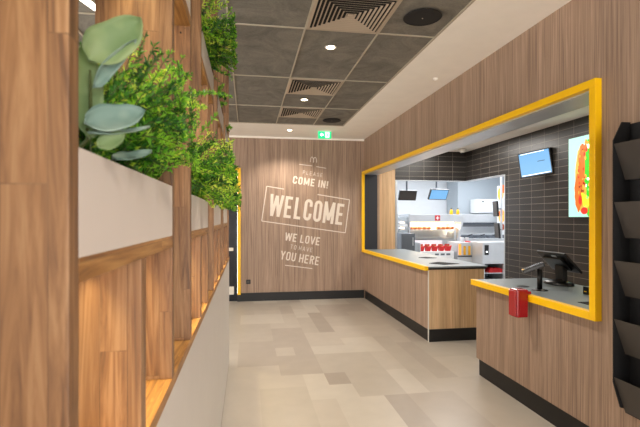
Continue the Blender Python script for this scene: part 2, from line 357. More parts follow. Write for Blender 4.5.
for x, y, lab in ((1.25, 3.06, 'round black ceiling speaker beside the nearest large vent'), (1.24, 6.52, 'round black ceiling speaker near the far white ceiling border')):
    t = thing('ceiling_speaker', lab, 'speaker', (x, y, CZ), 'round black ceiling speakers')
    m = MB(); m.lathe((x,y,CZ), [(.132,-.002),(.138,-.008),(.13,-.012),(.13,-.004)], 40); m.build('rim', M['speaker'], t, True)
    m = MB(); m.lathe((x,y,CZ), [(.001,-.012),(.08,-.011),(.131,-.008),(.131,-.001)], 40); m.build('grille', M['speaker'], t)
    m = MB(); m.lathe((x,y,CZ), [(.004,-.015),(.005,-.011)], 10); m.build('badge', M['louvre'], t)
def downlight(x, y, lab, e=30, size=1.85, vis=True, blend=.5):
    t = thing('downlight', lab, 'downlight', (x, y, CZ), 'recessed round downlights')
    m = MB(); m.lathe((x,y,CZ), [(.036,-.004),(.05,-.007),(.052,-.001),(.036,-.0005)], 32); m.build('rim', M['rim'], t, True)
    m = MB(); m.lathe((x,y,CZ), [(.001,-.004),(.035,-.004),(.035,-.001)], 32); m.build('lens', M['lamp'], t)
    light('SPOT', 'lamp', (x, y, CZ-.02), e, (1, .89, .76), t, spot_size=size, spot_blend=blend, shadow_soft_size=.035)
downlight(.70, 3.73, 'lit downlight in the grey panel just beyond the nearest vent', 105)
downlight(.69, 5.44, 'lit downlight between the middle vent and the far vent', 90)
downlight(.69, 7.37, 'lit downlight in the white border close to the far wall', 75, 2.25, blend=.55)
for x, y in ((.7, 1.7), (.7, -.2), (-2.0, 1.0), (-2.0, 3.2), (-2.0, 5.4), (1.75, .9)):
    light('SPOT', 'room_lamp', (x, y, CZ-.03), 62 if x == .7 else 80, (1, .90, .78), spot_size=1.9, spot_blend=.7, shadow_soft_size=.06)
t = thing('smoke_detector', 'tiny white detector on the white ceiling border above the hatch', 'detector', (1.94, 4.4, CZ))
m = MB(); m.lathe((1.94,4.4,CZ), [(.010,-.02),(.02,-.014),(.024,-.005),(.024,0)], 24); m.build('body', M['plaster'], t, True)
# exit sign
c = at(324.8, 134.8, 7.4)
t = thing('exit_sign', 'green lit escape sign with arrow hanging below the far ceiling border', 'sign', c)
w, h = .112, .062
m = MB(); m.box(c+Vector((-w,0,-h)), c+Vector((w,.03,h)), .003); m.build('housing', M['green'], t)
m = MB(); m.box(c+Vector((-.06,.008,h)), c+Vector((.06,.022,CZ-c.z))); m.build('bracket', M['rim'], t)
m = MB()
def P(x, z): return c+Vector((x, -.003, z))
m.prism([P(-.085,0),(P(-.05,.034)),P(-.05,.013),P(-.022,.013),P(-.022,-.013),P(-.05,-.013),P(-.05,-.034)], (0,.002,0)); m.build('arrow', M['exwhite'], t)
m = MB(); m.prism([P(.005,-.042),P(.075,-.042),P(.075,.044),P(.005,.044)], (0,.002,0)); m.build('door_symbol', M['exwhite'], t)
m = MB()
def Q(x, z): return c+Vector((x, -.006, z))
m.prism([Q(.028,.018),Q(.045,.018),Q(.05,-.005),Q(.062,-.03),Q(.053,-.034),Q(.04,-.014),Q(.028,-.034),Q(.02,-.03),Q(.032,-.006)], (0,.002,0))
m.prism([Q(.037+.009*math.cos(a*math.pi/5), .031+.009*math.sin(a*math.pi/5)) for a in range(10)], (0,.002,0))
m.prism([Q(.016,.004),Q(.03,.016),Q(.058,.008),Q(.056,.002),Q(.034,.008),Q(.02,-.002)], (0,.0015,0)); m.build('running_figure', M['green'], t)

# ------------------------------------------------------------------ lettering painted on the far wall
t = thing('wall_lettering', 'white slanted WELCOME lettering painted on the wood far wall', 'lettering', (.95, D, 1.6))
TY = D-.002
def arc(cx, cz, rx, rz, a0, a1, n=7): return [(cx+rx*math.cos(math.radians(a0+(a1-a0)*i/n)), cz+rz*math.sin(math.radians(a0+(a1-a0)*i/n))) for i in range(n+1)]
def glyphs(t_):
    h = t_/2; r, l = .5-h, h; tp, bt, md = 1-h*.8, h*.8, .5
    G = {'E': (.5, [[(r+.03,tp),(l,tp),(l,bt),(r+.03,bt)], [(l,md),(r-.02,md)]]), 'L': (.46, [[(l,1),(l,bt),(r,bt)]]),
    'O': (.5, [arc(.25,1-.22,r-.25,.22-h*.8,180,0)+arc(.25,.22,r-.25,.22-h*.8,0,-180)+[(l,.78)]]),
    'C': (.5, [[(r,.66)]+arc(.25,.78,r-.25,.22-h*.8,0,180)+arc(.25,.22,r-.25,.22-h*.8,180,360)+[(r,.34)]]),
    'W': (.8, [[(h*.7,1),(.2,0),(.4,.95),(.6,0),(.8-h*.7,1)]]), 'M': (.68, [[(l,0),(l,1),(.34,.15),(.68-l,1),(.68-l,0)]]),
    'I': (t_, [[(h,0),(h,1)]]), 'N': (.54, [[(l,0),(l,1),(.54-l,0),(.54-l,1)]]), '!': (t_, [[(h,.28),(h,1)], [(h,0),(h,.14)]]),
    'V': (.54, [[(h*.7,1),(.27,0),(.54-h*.7,1)]]), 'T': (.5, [[(0,tp),(.5,tp)], [(.25,0),(.25,tp)]]), 'H': (.52, [[(l,0),(l,1)],[(.52-l,0),(.52-l,1)],[(l,md),(.52-l,md)]]),
    'A': (.54, [[(h*.7,0),(.27,1),(.54-h*.7,0)],[(.13,.28),(.41,.28)]]), 'Y': (.54, [[(h*.7,1),(.27,.46),(.54-h*.7,1)],[(.27,0),(.27,.46)]]),
    'U': (.5, [[(l,1)]+arc(.25,.22,r-.25,.22-h*.8,180,360)+[(r,1)]]), 'R': (.5, [[(l,0),(l,tp)]+arc(.27,.74,r-.27,.26-h*.8,90,-90)+[(l,.48)],[(.26,.48),(r,0)]]),
    'P': (.5, [[(l,0),(l,tp)]+arc(.27,.74,r-.27,.26-h*.8,90,-90)+[(l,.48)]]), 'S': (.5, [[(r,.72)]+arc(.25,.76,r-.25,.24-h*.8,0,270)+arc(.25,.24,r-.25,.26-h*.8,90,-180)+[(l,.28)]])}
    return G
def text(s, x0, y0, x1, y1, hgt, name, bold=.15, sp=.13):
    """s runs from picture point (x0,y0) to (x1,y1) along its middle line; hgt in picture pixels"""
    a, b = at(x0, y0, TY), at(x1, y1, TY); d = b-a; L = math.hypot(d.x, d.z); sc = L/abs(x1-x0)*math.cos(math.atan2(y1-y0, x1-x0))
    G = glyphs(bold); tot = sum(.28 if ch == ' ' else G[ch][0]+sp for ch in s)-sp
    ex = Vector((d.x, 0, d.z)).normalized(); ez = Vector((-ex.z, 0, ex.x)); hh = hgt*sc; k = L/tot
    word = thing_part = bpy.data.objects.new(name, None); C.objects.link(word); word.parent = t; WL[word.name] = WL[t.name]
    x = 0
    for ch in s:
        if ch == ' ': x += .28; continue
        m = MB(); lay = 0
        strokes = []
        for pl in G[ch][1]:
            cur = [pl[0]]
            for i in range(1, len(pl)):
                cur.append(pl[i])
                if i < len(pl)-1:
                    p0, p1, p2 = (Vector(pl[i+o]) for o in (-1, 0, 1)); e0 = (p1-p0).normalized(); e1 = (p2-p1).normalized()
                    if e0.dot(e1) < -.2: strokes.append(cur); cur = [pl[i]]
            strokes.append(cur)
        for pl in strokes:
            ps = [a + ex*(x+u)*k + ez*(v-.5)*hh for u, v in pl]; hw = bold*k*.5; n = len(ps)
            nr = []
            for i in range(n):
                e0 = (ps[i]-ps[i-1]).normalized() if i else (ps[1]-ps[0]).normalized(); e1 = (ps[i+1]-ps[i]).normalized() if i < n-1 else e0
                n0 = Vector((-e0.z, 0, e0.x)); n1 = Vector((-e1.z, 0, e1.x)); q = n0+n1
                q = n0 if q.length < .3 else q.normalized(); c_ = max(.55, q.dot(n0)); nr.append(q*hw/c_)
            for i in range(n-1):
                m.prism([ps[i]-nr[i], ps[i+1]-nr[i+1], ps[i+1]+nr[i+1], ps[i]+nr[i]], (0, -.0012-.0007*(lay % 3), 0)); lay += 1
        m.build('letter', M['letter'], word); x += G[ch][0]+sp
def line(x0, y0, x1, y1, name='rule', wd=.9):
    a, b = at(x0, y0, TY), at(x1, y1, TY); d = (b-a).normalized(); n = Vector((-d.z, 0, d.x))*.0175*wd/2
    m = MB(); m.prism([a-n, b-n, b+n, a+n], (0,-.0012,0)); m.build(name, M['letter'], t)
em = MB()
for sx in (-1, 1):
    pp = [at(313.5+sx*(1.5+1.6*math.cos(q)), 162.4+sx*.25-5.2*math.sin(q)**.75, TY) for q in [math.pi*i/14 for i in range(15)]]
    em.tube(pp, .0075, 6)
for v in em.bm.verts: v.co.y = TY+(v.co.y-TY)*.1
em.build('arched_emblem', M['letter'], t)
line(299.2, 164.3, 312, 165.9, wd=.7); line(316.4, 166.6, 326, 168.3, wd=.7)
text('PLEASE', 303, 172.2, 322.5, 175.3, 3.6, 'word_please', .08, .35)
text('COME IN!', 293, 179.6, 328, 184.9, 7.2, 'words_come_in', .16, .16)
line(266.7, 186.2, 284, 189.1); line(317.5, 194.5, 349.5, 199.8); line(349.5, 199.8, 345.2, 232.8); line(345.2, 232.8, 261.7, 221); line(261.7, 221, 266.7, 186.2)
text('WELCOME', 269.6, 204.6, 344, 214.8, 21.5, 'word_welcome', .175, .12)
text('WE LOVE', 285.2, 236.3, 320, 241.6, 7.8, 'words_we_love', .15, .14)
text('TO HAVE', 290.5, 246.6, 312.5, 250.1, 4.2, 'words_to_have', .09, .3)
text('YOU HERE', 280.6, 254.9, 319.3, 261.2, 8.4, 'words_you_here', .15, .14)
line(285, 265.2, 312.4, 268.6, wd=.8)
c = at(248.3, 281.8, D); t = thing('wall_socket', 'small black wall socket just above the far skirting', 'socket', (c.x, D, c.z))
m = MB(); m.box((c.x-.04, D-.009, c.z-.04), (c.x+.04, D, c.z+.04), .003); m.build('plate', M['plastic'], t)
m = MB(); m.tube([(c.x, D-.0095, c.z), (c.x, D-.0105, c.z)], .02, 20); m.build('insert', M['pocket'], t)

# ------------------------------------------------------------------ leaflet rack
t = thing('leaflet_rack', 'black wall rack with five sloping grey pockets right of the yellow post', 'rack', (W, 2.08, .4))
y0, y1, XF = 1.90, 2.21, 2.03
prof = [(W, 2.03), (2.085, 2.03), (XF, 1.925), (XF, .565), (2.075, .42), (W, .40)]
for yy in (y1-.006, y0):
    m = MB(); m.prism([(x, yy, z) for x, z in prof], (0, .006, 0)); m.build('side_panel', M['rack'], t)
m = MB(); m.box((W-.006, y0, .42), (W, y1, 2.02)); m.build('back_panel', M['rack'], t)
for zt in (1.905, 1.577, 1.249, .921, .593):
    m = MB(); m.prism([(XF+.003, y0+.006, zt), (XF+.007, y0+.006, zt), (W-.03, y0+.006, zt-.20), (W-.035, y0+.006, zt-.20)], (0, y1-y0-.012, 0)); m.build('pocket', M['pocket'], t)
    m = MB(); m.box((W-.034, y0+.006, zt-.204), (W-.006, y1-.006, zt-.198)); m.build('pocket_floor', M['rack'], t)

# ------------------------------------------------------------------ things on the near counter
CT = .903
t = thing('receipt_bin', 'red plastic box clipped over the yellow sill of near counter', 'box', (2.05, 3.1, .73))
m = MB(); m.box((1.995, 3.06, .735), (2.092, 3.155, .95), .014); m.build('body', M['red'], t, False)
m = MB(); m.box((1.984, 3.066, .745), (1.996, 3.15, .938), .004); m.build('front_cover', M['redclear'], t)
m = MB(); m.box((2.08, 3.075, .908), (2.125, 3.14, .93), .003); m.build('clip', M['red'], t)
bx, by = 2.335, 3.27
t = thing('card_terminal', 'card payment terminal tilted on a short black stand', 'card terminal', (bx, by, CT))
m = MB(); m.lathe((bx,by,CT), [(.062,0),(.062,.004),(.03,.01),(.02,.012)], 28); m.build('foot', M['plastic'], t, True)
m = MB(); m.tube([(bx,by,CT+.01),(bx,by,CT+.17)], .02, 18); m.build('pole', M['plastic'], t, True)
m = MB(); R = Matrix.Rotation(math.radians(-24), 3, 'X') @ Matrix.Rotation(math.radians(12), 3, 'Y'); cc = Vector((bx-.02, by+.045, CT+.172))
R = Matrix.Rotation(math.radians(22), 3, 'Z') @ Matrix.Rotation(math.radians(22), 3, 'Y')
cc = Vector((bx-.035, by+.035, CT+.178)); m.obox(cc, .175, .085, .032, Matrix.Rotation(math.radians(-28), 3, 'Z') @ Matrix.Rotation(math.radians(-24), 3, 'Y'), .006); R = Matrix.Rotation(math.radians(-28), 3, 'Z') @ Matrix.Rotation(math.radians(-24), 3, 'Y')
hs = m.build('handset', M['plastic'], t)
m = MB(); m.obox(cc + R @ Vector((.03, 0, .017)), .07, .06, .002, R); m.build('display', M['darkglass'], hs)
m = MB()
for i in range(4):
    for j in range(3): m.obox(cc + R @ Vector((-.025-.014*i, -.02+.02*j, .017)), .009, .014, .003, R)
m.build('keys', M['pocket'], hs)
m = MB(); m.obox(cc + R @ Vector((-.075, 0, .017)), .02, .06, .002, R); m.build('card_slot', M['yellow'], hs)
# till monitor
t = thing('till_monitor', 'black touch screen till leaning back on a rounded base', 'monitor', (2.71, 3.54, CT))
m = MB(); c = Vector((2.71, 3.54, CT))
m.merge(MB().lathe((0,0,0), [(.13,0),(.135,.008),(.125,.022),(.07,.034),(.02,.036)], 36), lambda p: Vector((p.x*.75, p.y*1.15, p.z)) + c); m.build('base', M['plastic'], t, True)
m = MB(); m.prism([c+Vector((.01,-.05,.03)), c+Vector((.05,-.05,.03)), c+Vector((.045,-.05,.15)), c+Vector((-.0,-.05,.165))], (0,.10,0)); m.build('neck', M['plastic'], t)
mid = Vector((2.73, 3.565, 1.10)); ax = Vector((.16,0,-.16)).normalized(); nrm = Vector((.707,0,.707))
R = Matrix((( -ax.x, 0, nrm.x), (0, 1, 0), (-ax.z, 0, nrm.z)))
R = Matrix.Rotation(math.radians(45), 3, 'Y')
m = MB(); m.obox(mid, .235, .37, .022, R, .006); sh_ = m.build('screen_housing', M['plastic'], t)
m = MB(); m.obox(mid + R @ Vector((0,0,-.02)), .15, .24, .022, R, .008); m.build('rear_cover', M['plastic'], sh_)
m = MB(); m.obox(mid + R @ Vector((0,0,.0115)), .205, .335, .002, R); m.build('display', M['darkglass'], t)
m = MB(); m.obox(mid + R @ Vector((-.085,-.03,-.012)), .02, .06, .004, R); m.build('maker_plate', M['steel'], sh_)
t = thing('card_reader', 'small black box on the counter against the near yellow post', 'card reader', (2.58, 3.03, CT))
m = MB(); m.box((2.55, 3.0, CT), (2.61, 3.06, CT+.06), .006); m.build('body', M['plastic'], t)
m = MB(); m.box((2.548, 3.02, CT+.02), (2.551, 3.045, CT+.026)); m.build('slot', M['yellow'], t)
t = thing('counter_mat', 'thin black mat lying flat on near counter beside the post', 'mat', (2.3, 2.66, CT))
m = MB(); m.box((2.26, 2.58, CT), (2.40, 2.76, CT+.003), .001); m.build('sheet', M['void'], t)
t = thing('counter_disc', 'flat dark disc on the counter top behind the card terminal', 'cable cover', (2.32, 3.47, CT))
m = MB(); m.lathe((2.32,3.47,CT), [(.05,0),(.048,.003),(.02,.004)], 24); m.build('disc', M['plastic'], t)  # plain dark disc for a dark mark on the worktop
t = thing('counter_mat', 'dark flat mat near the open end of the far counter', 'mat', (2.5, 5.35, CT))
m = MB(); m.prism([(2.30,5.42,CT),(2.42,5.22,CT),(2.66,5.30,CT),(2.50,5.56,CT)], (0,0,.004)); m.build('sheet', M['void'], t)
t = thing('counter_mat', 'smaller dark mat farther back on far counter below the red cartons', 'mat', (2.6, 6.2, CT))
m = MB(); m.prism([(2.48,6.22,CT),(2.56,6.08,CT),(2.72,6.12,CT),(2.62,6.30,CT)], (0,0,.004)); m.build('sheet', M['void'], t)
# television above the till
def tv(name, lab, c, w, h, yaw, tilt, roll=0, screen='screen', depth=.045, group=None, mount=None, txt=True, cat='screen'):
    c = Vector(c); t = thing(name, lab, cat, c, group)
    R = Matrix.Rotation(yaw, 3, 'Z') @ Matrix.Rotation(tilt, 3, 'X') @ Matrix.Rotation(roll, 3, 'Y')   # front faces local -y
    m = MB(); m.obox(c, w, depth, h, R, .004); m.build('housing', M['plastic'], t)
    m = MB(); m.obox(c + R @ Vector((0,-depth/2-.001,0)), w-.03, .002, h-.03, R); m.build('display', M[screen], t)
    if txt:
        m = MB(); m.obox(c + R @ Vector((0,-depth/2-.003,-h/2+.027)), w-.06, .001, .01, R); m.build('screen_caption', M['screen_white'], t); m = MB(); m.obox(c + R @ Vector((-.02,-depth/2-.003,h/2-.025)), w-.12, .001, .008, R); m.build('screen_caption', M['screen_white'], t)
        m = MB(); m.obox(c + R @ Vector((w*.2,-depth/2-.003,.02)), w*.22, .001, .008, R); m.build('screen_note', M['screen_text'], t)
    if mount:
        m = MB(); m.tube([c + R @ Vector((0, depth/2, 0)), mount[0]] + mount[1:], .018, 10); m.build('mount', M['steel_dark'], t)
    return t
cc = at(536.5, 163.2, 5.95)
tv('wall_television', 'blue lit television angled off the black tiled wall above the till', cc, .47, .37, math.radians(-60), math.radians(5), math.radians(-6), mount=[(KX-.02, cc.y+.12, cc.z)], depth=.11)
# lit menu poster
mx = KX-.03; t = thing('menu_lightbox', 'tall lit burger picture screen on black tiles behind the yellow post', 'menu board', (mx, 5.0, 1.49))
m = MB(); m.box((mx, 4.72, 1.485), (KX-.001, 5.385, 2.56), .003); m.build('housing', M['plastic'], t)
m = MB(); m.box((mx-.002, 4.74, 1.50), (mx, 5.375, 2.545)); m.build('display', M['poster'], t)
def blob(name, mat, pts, dx, rnd=.0, n=1):
    m = MB(); m.prism([(mx-.002-dx, y+random.uniform(-rnd, rnd), z+random.uniform(-rnd, rnd)) for y, z in pts], (-.001,0,0)); m.build(name, M[mat], t)
def oval(cy, cz, ry, rz, n=26, j=.0): return [(cy+ry*(1+random.uniform(-j, j))*math.cos(2*math.pi*k/n), cz+rz*(1+random.uniform(-j, j))*math.sin(2*math.pi*k/n)) for k in range(n)]
blob('bread_roll', 'p_bun2', oval(5.15, 1.99, .10, .43, j=.06), .001)
blob('chicken_filling', 'p_bun', oval(5.10, 2.17, .10, .27, j=.10), .003)
blob('chicken_filling', 'p_bun', oval(5.19, 1.82, .07, .25, j=.1), .004)
blob('lettuce', 'p_green', oval(5.00, 2.10, .075, .38, 34, j=.18), .006)
blob('lettuce', 'p_green', oval(4.99, 1.68, .08, .16, 24, j=.2), .006)
blob('cheese', 'p_yellow', [(5.14,1.82),(4.98,1.74),(5.02,1.60),(5.10,1.64)], .009)
blob('tomato', 'p_red', oval(5.08, 1.58, .06, .045), .011)
blob('tomato', 'p_red', oval(5.15, 1.72, .03, .06), .011)
rr = random.Random(3)
for k in range(34):
    cy, cz = rr.uniform(4.93, 5.07), rr.uniform(1.55, 2.48); m = MB(); m.prism([(mx-.012, y, z) for y, z in oval(cy, cz, rr.uniform(.008, .026), rr.uniform(.01, .032), 7, j=.2)], (-.001,0,0)); m.build('lettuce_highlight', M[('p_green2','p_green','p_bun2')[k % 3] if k % 6 else 'exwhite'], t)
for k in range(24):
    cy, cz = rr.uniform(5.04, 5.20), rr.uniform(1.70, 2.40); m = MB(); m.prism([(mx-.0125, y, z) for y, z in oval(cy, cz, rr.uniform(.008, .018), rr.uniform(.012, .03), 7, j=.2)], (-.001,0,0)); m.build('crumb_mark', M[('p_red','p_meat','p_bun2')[k % 3]], t)
t = thing('dome_camera', 'small white dome camera on the service ceiling corner', 'camera', (4.05, 7.95, KZ))
m = MB(); m.lathe((4.05,7.95,KZ), [(.02,-.075),(.045,-.06),(.055,-.04),(.075,-.035),(.075,0)], 24); m.build('body', M['rim'], t, True)
m = MB(); m.lathe((4.05,7.95,KZ), [(.004,-.10),(.024,-.092),(.03,-.07)], 18); m.build('lens', M['plastic'], t, True)

# ------------------------------------------------------------------ kitchen beyond the tiled opening
def kbox(m, x0, y0, x1, y1, Y, dep, bev=0):
    a, b = at(x0, y0, Y), at(x1, y1, Y); m.box((a.x, Y, b.z), (b.x, Y+dep, a.z), bev); return a, b
YS = 9.6
# heated holding station
a, b = at(409.5, 214.5, YS), at(463, 262, YS)
t = thing('holding_station', 'steel food warming station glowing white behind the far counter', 'food warmer', (4.3, YS, 0))
m = MB(); m.box((a.x, YS+.1, 0), (b.x, YS+.8, at(0, 243.5, YS).z)); m.build('base_cabinet', M['steel'], t)
m = MB(); m.box((a.x, YS, at(437, 222, YS).z), (b.x+.03, YS+.75, at(437, 214.5, YS).z), .006); m.build('hood', M['steel'], t)
m = MB(); m.box((a.x+.02, YS+.05, at(437, 223.2, YS).z), (b.x-.15, YS+.7, at(437, 222, YS).z)); m.build('heat_lamp', M['warm'], t); light('AREA', 'heat_light', ((a.x+b.x)/2-.1, YS+.35, at(437, 223.4, YS).z-.01), 14, (1, .93, .8), t, shape='RECTANGLE', size=1.0, size_y=.3)
m = MB(); m.box((a.x, YS+.08, at(437, 238, YS).z-.012), (b.x-.2, YS+.7, at(437, 238, YS).z)); m.build('lower_shelf', M['steel'], t)
m = MB(); m.box((a.x, YS+.1, at(437, 229.5, YS).z-.012), (b.x-.2, YS+.7, at(437, 229.5, YS).z)); m.build('upper_shelf', M['steel'], t)
for x in (a.x, b.x-.2):
    m = MB(); m.box((x, YS+.02, at(437, 243.5, YS).z), (x+.03, YS+.06, at(437, 222, YS).z)); m.build('post', M['steel'], t)
m = MB(); p = at(462, 217, YS); q = at(456, 243, YS); m.prism([(p.x, YS-.02, p.z), (p.x+.05, YS-.02, p.z), (q.x+.07, YS-.02, q.z), (q.x, YS-.02, q.z)], (0, .6, 0)); m.build('slanted_end', M['steel'], t)
m = MB(); m.box((a.x+.03, YS+.72, at(437, 243.5, YS).z), (b.x-.03, YS+.74, at(437, 223, YS).z)); m.build('rear_panel', M['kwhite'], t)
zs = at(437, 229.5, YS).z
xs = [a.x+.08+.115*k for k in range(10)]
first = None
for k, x in enumerate(xs):
    if k in (5,): continue
    lab = 'brown wrapped food packet on the upper warmer shelf'
    if first is None:
        first = thing('food_packet', lab, 'food packet', (x, YS+.2, zs), 'wrapped packets on the warmer shelf')
        m = MB(); m.box((x-.045, YS+.14, zs), (x+.045, YS+.28, zs+.06), .018); m.build('wrapper', M['food'], first)
    else: dup(first, (x, YS+.2+.01*(k % 3), zs), lab)
# first aid sign on hood
c = at(437.6, 218, YS-.01); t = thing('first_aid_sign', 'small red square sign with white cross on the steel hood', 'sign', c)
m = MB(); m.box(c+Vector((-.06,.0,-.06)), c+Vector((.06,.01,.06))); m.build('plate', M['redcard'], t)
m = MB(); m.box(c+Vector((-.04,-.002,-.012)), c+Vector((.04,0,.012))); m.box(c+Vector((-.012,-.003,-.04)), c+Vector((.012,0,.04))); m.build('cross', M['kwhite'], t)
# carton rack with fries boxes
YR = 9.0
a, b = at(420, 243, YR), at(454, 262, YR)
t = thing('carton_rack', 'white metal rack holding red cartons behind the far counter', 'rack', (a.x, YR, 0))
za, zb = at(430, 251.5, YR).z, at(430, 243, YR).z
m = MB(); m.box((a.x, YR, 0), (b.x, YR+.4, za)); m.build('body', M['kwhite'], t)
m = MB(); m.box((a.x, YR+.38, za), (b.x-.1, YR+.4, zb+.04)); m.box((a.x, YR, za), (a.x+.012, YR+.4, zb)); m.build('backboard', M['kwhite'], t)
p = at(434, 254, YR); m = MB()
for k in range(3): m.box((p.x+.02+.13*k, YR-.004, p.z-.03), (p.x+.11+.13*k, YR, p.z+.01))
m.build('slot', M['steel_dark'], t)
first = None; n = 5
for k in range(n):
    x = a.x+.07+k*(b.x-a.x-.16)/(n-1)
    lab = ['red carton at the left end of white rack', 'red carton second from the left in the white rack', 'red carton in the middle of the white rack', 'red carton second from the right in white rack', 'red carton at the right end of white rack'][k]
    if first is None:
        first = thing('fries_carton', lab, 'carton', (x, YR+.1, za), 'red cartons in the white rack')
        m = MB(); m.prism([(x-.045, YR+.08, za), (x+.045, YR+.08, za), (x+.062, YR+.05, za+.12), (x+.03, YR+.05, za+.10), (x-.03, YR+.05, za+.10), (x-.062, YR+.05, za+.12)], (0, .06, 0)); m.build('front', M['redcard'], first)
        m = MB(); m.box((x-.055, YR+.14, za), (x+.055, YR+.16, za+.15), .008); m.build('back', M['redclear'], first)
        m = MB(); m.box((x-.035, YR+.118, za+.05), (x+.035, YR+.138, za+.125), .004); m.build('filling', M['food'], first)
    else: dup(first, (x, YR+.1, za), lab)
# left shelf unit and steel cabinet
YQ = 9.4
a, b = at(398, 214, YQ), at(409, 232.5, YQ)
t = thing('wall_shelf', 'steel shelf unit at the left end of the kitchen opening', 'shelf', (a.x, YQ, a.z))
m = MB(); m.box((a.x-.02, YQ, 0), (a.x, YQ+.3, a.z)); m.box((b.x, YQ, 0), (b.x+.02, YQ+.3, a.z)); m.build('frame', M['steel'], t)
sh = [at(400, v, YQ).z for v in (232.5, 226.5, 220)]
for z in sh: m = MB(); m.box((a.x, YQ, z-.012), (b.x, YQ+.3, z)); m.build('shelf', M['steel'], t)
k = 0
for z, mat, nm_, lab in ((sh[0], 'kgrey', 'storage_tray', 'grey tray on the lowest shelf of the left unit'), (sh[1], 'kwhite', 'paper_stack', 'white paper stack on the middle shelf of left unit'), (sh[2], 'kgrey', 'storage_tray', 'grey tray on the top shelf of the left unit')):
    m = MB(); m.box((a.x+.02, YQ+.03, z), (b.x-.02, YQ+.25, z+.055), .004); m.box((a.x+.05, YQ+.05, z+.055), (b.x-.05, YQ+.22, z+.068), .003)
    tag(m.build(nm_, M[mat], loc=(a.x, YQ, z)), lab, 'tray' if 'tray' in nm_ else 'paper')
YC = 8.8; a, b = at(401.5, 233.5, YC), at(415, 262, YC)
t = thing('steel_cabinet', 'grey steel cabinet standing left of the red carton rack', 'cabinet', (a.x, YC, 0))
m = MB(); m.box((a.x, YC, 0), (b.x, YC+.45, a.z), .006); m.build('body', M['steel_dark'], t)
m = MB(); m.box((a.x+.02, YC-.012, .1), (b.x-.02, YC, a.z-.03), .004); dr = m.build('door', M['steel_dark'], t)
m = MB(); m.box((b.x-.06, YC-.03, a.z-.25), (b.x-.045, YC-.012, a.z-.08)); m.build('handle', M['steel'], dr)
# hanging monitors
c = at(407.5, 195.3, 8.9); r = math.radians
tv('order_monitor', 'dark switched off monitor hanging at the left of the opening', c, .42, .21, r(14), r(16), 0, 'pocket', mount=[(c.x, c.y+.05, c.z+.2), (c.x, c.y+.05, KZ)], txt=False, group='monitors hanging over the kitchen')
c = at(438.3, 194.3, 9.1)
tv('order_monitor', 'light blue monitor hanging from a pole over the kitchen', c, .46, .24, r(12), r(26), 0, 'screen', mount=[(c.x, c.y+.1, c.z+.15), (c.x, c.y+.1, KZ)], txt=False, group='monitors hanging over the kitchen')
# bottles on the hood
for k, px in enumerate((451.3, 457.8)):
    c = at(px, 214.5, YS+.2); lab = ['yellow sauce bottle on the hood, the left one', 'yellow sauce bottle on the hood, the right one'][k]
    c.z = at(437, 214.5, YS).z
    if k == 0:
        bt = thing('sauce_bottle', lab, 'bottle', c, 'yellow sauce bottles on the steel hood')
        m = MB(); m.lathe(c, [(.034,0),(.038,.01),(.038,.085),(.024,.115),(.015,.12)], 18); m.build('body', M['bottle'], bt, True)
        m = MB(); m.lathe(c, [(.02,.12),(.02,.135),(.006,.165)], 14); m.build('nozzle', M['cap'], bt, True)
    else: dup(bt, c, lab)
# back wall grey zone, upper cabinet, extraction hood
YK = 11.4
a, b = at(469, 186, YK), at(508, 213, YK)
t = thing('wall_cabinet', 'white upper cabinet on the right of the kitchen back wall', 'cabinet', (a.x, 12.0, at(0, 213, YK).z))
aa, bb = at(477.5, 199, YK), at(497, 213, YK)
m = MB(); m.box((aa.x, YK, bb.z), (bb.x, YK+.4, aa.z), .006); m.build('body', M['kwhite'], t)
m = MB(); m.box((aa.x+.02, YK-.015, bb.z+.02), (bb.x-.02, YK, aa.z-.02), .004); dr = m.build('door', M['kwhite'], t)
m = MB(); p = at(482.5, 201.5, YK); m.box((p.x-.03, YK-.03, p.z-.02), (p.x+.03, YK-.015, p.z+.01)); m.build('handle', M['steel_dark'], dr)
t = thing('ceiling_duct', 'grey boxed duct above the white upper cabinet', 'duct', (a.x, YK+.4, at(0, 199, YK).z))
m = MB(); m.box((aa.x-.35, YK+.45, at(480, 214, YK).z), (bb.x+1, YK+1.15, KZ-.005)); m.build('casing', M['kgrey'], t)
t = thing('extraction_hood', 'long steel hood over the frying stations', 'hood', (5.0, 10.6, 1.6))
YH = 10.6; p, q = at(464, 214, YH), at(512, 222.5, YH)
m = MB(); m.box((p.x, YH, q.z), (q.x, YH+.75, p.z), .006); m.build('canopy', M['steel'], t)
m = MB(); z = at(0, 227, YH).z; m.prism([(p.x, YH+.05, q.z), (p.x, YH+.05, q.z-.05), (p.x, YH+.65, z-.04), (p.x, YH+.65, q.z)], (q.x-p.x, 0, 0)); m.build('filter_bank', M['steel_dark'], t)
# fryer row
YF = 9.9; a, b = at(466, 236, YF), at(512, 262, YF); zt = at(480, 238.5, YF).z
t = thing('fryer', 'row of steel deep fryers under the long hood', 'fryer', (a.x, YF, 0))
m = MB(); m.box((a.x, YF, 0), (b.x, YF+.7, zt), .006); m.build('body', M['steel'], t)
m = MB(); m.box((a.x, YF+.62, zt), (b.x, YF+.7, zt+.1)); m.build('upstand', M['steel'], t)
for k in range(4):
    x = a.x+.12+k*(b.x-a.x-.24)/3; m = MB(); m.box((x-.12, YF+.1, zt), (x+.12, YF+.5, zt+.075), .006); bk = m.build('basket', M['steel_dark'], t)
    m = MB(); m.tube([(x, YF+.1, zt+.07), (x, YF-.06, zt+.10)], .012, 8); m.build('basket_handle', M['plastic'], bk)
